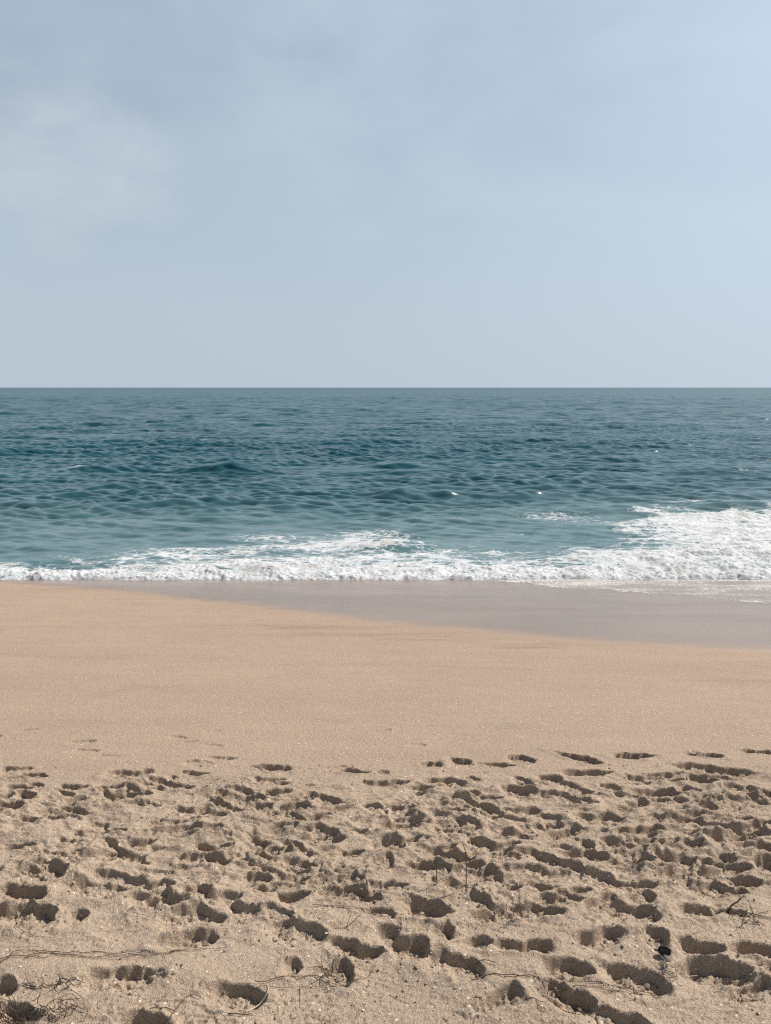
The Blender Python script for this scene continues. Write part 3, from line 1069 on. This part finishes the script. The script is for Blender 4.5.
# black husk, open side towards the left
def husk():
    k = NT("husk_skin")
    c = k.mix(k.map(k.noise(90, 4, 0.6), 0.35, 0.65), (0.04, 0.034, 0.030), (0.085, 0.073, 0.064))
    outer = k.finish(k.bsdf(c, 0.55, k.bump(k.noise(160, 3, 0.6), 0.002, 0.6)))
    V, F = [], []
    nu, nv = 28, 9
    a, b, c_ = 0.034, 0.026, 0.024
    for sh in (1.0, 0.88):
        for j in range(nv + 1):
            ph = (math.pi * 0.56) * j / nv
            for i in range(nu):
                th = 2 * math.pi * i / nu
                w_ = 1 + 0.05 * math.sin(3 * th + 1) + 0.03 * math.sin(7 * th)
                V.append(Vector((a * sh * w_ * math.sin(ph) * math.cos(th), b * sh * w_ * math.sin(ph) * math.sin(th), -c_ * sh * math.cos(ph))))
    off = (nv + 1) * nu
    for j in range(nv):
        for i in range(nu):
            i2 = (i + 1) % nu
            F.append((j * nu + i, j * nu + i2, (j + 1) * nu + i2, (j + 1) * nu + i))
            F.append((off + j * nu + i2, off + j * nu + i, off + (j + 1) * nu + i, off + (j + 1) * nu + i2))
    for i in range(nu):
        i2 = (i + 1) % nu
        F.append((nv * nu + i, nv * nu + i2, off + nv * nu + i2, off + nv * nu + i))
    ob = raw_object("seed_husk", V, F, outer)
    x, y = ground_at(664, 957)
    ob.location = (x, y, float(height(x, y)) + 0.026)
    ob.rotation_euler = (R(62), R(-18), R(-24))
    return tag(ob, "small black hollow husk lying open on its side between footprints", "husk")


husk()

k_ = NT("shell")
M_SHELL = k_.finish(k_.bsdf(k_.mix(k_.map(k_.noise(70, 3), 0.4, 0.6), (0.490, 0.458, 0.411), (0.379, 0.332, 0.284)), 0.45))
k_ = NT("grey_stone")
M_STONE = k_.finish(k_.bsdf(k_.mix(k_.map(k_.noise(90, 4), 0.35, 0.65), (0.105, 0.088, 0.072), (0.17, 0.143, 0.118)), 0.85, k_.bump(k_.noise(150, 4), 0.004, 0.8)))


def pebble_mesh(s, flat, seed, sub=2):
    import bmesh
    bm = bmesh.new()
    bmesh.ops.create_icosphere(bm, subdivisions=sub, radius=1.0)
    rs = random.Random(seed)
    o = Vector((rs.random() * 9, rs.random() * 9, 0))
    for v in bm.verts:
        q = v.co * 1.4 + o
        n = float(gnoise(np.array(q.x + q.z * .7), np.array(q.y - q.z * .6), seed))
        v.co *= 1 + (0.45 if sub > 1 else 1.5) * n
        v.co.z *= flat
    bmesh.ops.scale(bm, vec=(s, s * rs.uniform(.7, 1), s), verts=bm.verts)
    V = [v.co.copy() for v in bm.verts]
    F = [tuple(v.index for v in f.verts) for f in bm.faces]
    bm.free()
    return V, F


def pebble(name, px, py, s, flat, mat, label, cat, seed, rot=0.0, group=None):
    V, F = pebble_mesh(s, flat, seed)
    ob = raw_object(name, V, F, mat)
    x, y = ground_at(px, py)
    ob.location = (x, y, float(height(x, y)) + s * flat * 0.35)
    ob.rotation_euler = (random.uniform(-.3, .3), random.uniform(-.3, .3), rot)
    return tag(ob, label, cat, group)


pebble("stone", 667, 961, 0.022, 0.6, M_STONE, "grey stone half sunk in the sand right under the black husk", "stone", 5, 0.3)
pebble("stone", 647, 975, 0.020, 0.6, M_STONE, "rounded grey stone resting inside the footprint left of the husk", "stone", 6, 1.0)
pebble("stone", 337, 973, 0.017, 0.6, M_STONE, "small grey stone in the hollow ringed by the looping root", "stone", 8, 0.7)
GS = "shell pieces on the sand"
pebble("shell_piece", 327, 934, 0.0140, 0.25, M_SHELL, "largest white shell piece, by the rim of a half-lit footprint", "shell", 11, 0.5, GS)
pebble("shell_piece", 253, 945, 0.0077, 0.25, M_SHELL, "white shell chip in the churned sand right of the deep round footprint", "shell", 12, 1.5, GS)
pebble("shell_piece", 364, 898, 0.0063, 0.25, M_SHELL, "white shell chip beside the crooked twig", "shell", 13, 0.1, GS)
pebble("shell_piece", 21, 970, 0.0063, 0.25, M_SHELL, "white shell chip below the runners near the left edge", "shell", 14, 0.9, GS)
pebble("shell_piece", 363, 1011, 0.0077, 0.25, M_SHELL, "white shell chip on the smooth sand at the bottom middle", "shell", 15, 2.0, GS)
pebble("shell_piece", 637, 948, 0.0070, 0.25, M_SHELL, "white shell chip left of the black husk", "shell", 16, 1.2, GS)
pebble("shell_piece", 117, 763, 0.0098, 0.25, M_SHELL, "white shell chip on smooth sand beyond the footprints", "shell", 17, 0.2, GS)


# loose crumbs of sand and fine plant litter, too many to count
def scatter(name, n, smin, smax, mat, label, cat, seed, pick, flat=0.75, sub=1):
    rs = random.Random(seed)
    base = [pebble_mesh(1.0, flat, seed * 10 + i, sub) for i in range(6)]
    base = [(np.array(v), np.array(f)) for v, f in base]
    pts = []
    while len(pts) < n:
        y = rs.uniform(2.7, 5.6)
        x = rs.uniform(-1, 1) * (0.62 * y + 0.3)
        if pick(x, y, rs):
            pts.append((x, y))
    P = np.array(pts)
    hz = height(P[:, 0], P[:, 1])
    V, F, b = [], [], 0
    for (x, y), z in zip(pts, hz):
        v, f = base[rs.randrange(6)]
        s = smin + (smax - smin) * rs.random() ** 2.5
        a = rs.uniform(0, 6.28)
        rot = np.array([[math.cos(a), -math.sin(a), 0], [math.sin(a), math.cos(a), 0], [0, 0, 1]])
        V.append((v @ rot.T) * s + np.array([x, y, z + s * flat * 0.3]))
        F.append(f + b)
        b += len(v)
    V, F = np.concatenate(V), np.concatenate(F)
    ob = raw_object(name, V.tolist(), F.tolist(), mat, False)
    return tag(ob, label, cat, None, 'stuff')


nz = lambda x, y, s, sc: float(gnoise(np.array(x * sc), np.array(y * sc), s))
kc = NT("sand_crumb")
M_CRUMB = kc.finish(kc.bsdf(kc.mix(kc.map(kc.noise(30, 3), 0.4, 0.6), (0.229, 0.182, 0.134), (0.284, 0.225, 0.167)), 0.95, kc.bump(kc.noise(160, 3, 0.7), 0.004, 1.0)))
scatter("sand_crumbs", 1900, 0.002, 0.010, M_CRUMB, "loose crumbs of sand kicked out of the footprints", "sand crumbs", 31,
        lambda x, y, rs: nz(x, y, 301, 2.4) + 0.5 * nz(x, y, 305, 7) > 0.02 + rs.uniform(-.2, .3))
def dug_at(x, y):
    i = min(int(np.searchsorted(GRID["rows"], y)), len(GRID["rows"]) - 1)
    j = min(int(np.searchsorted(GRID["cf"], x / (max(y, 2.6) + 0.9))), len(GRID["cf"]) - 1)
    return float(GRID["DUG"][i, j])


scatter("sand_lumps", 1300, 0.003, 0.015, M_CRUMB, "damp lumps of sand fallen into the footprints", "sand lumps", 32,
        lambda x, y, rs: 0.006 < dug_at(x, y) and rs.random() < 0.8, 0.7)
scatter("plant_litter", 420, 0.002, 0.007, M_DARK, "fine dark plant litter strewn among the dry stems", "litter", 33,
        lambda x, y, rs: (y < 4.1) and nz(x, y, 311, 2.0) > 0.12 + rs.uniform(-.1, .3), 0.5)
scatter("shell_grit", 900, 0.002, 0.006, M_SHELL, "fine white shell grit sprinkled over the sand", "shell grit", 35, lambda x, y, rs: True, 0.5)
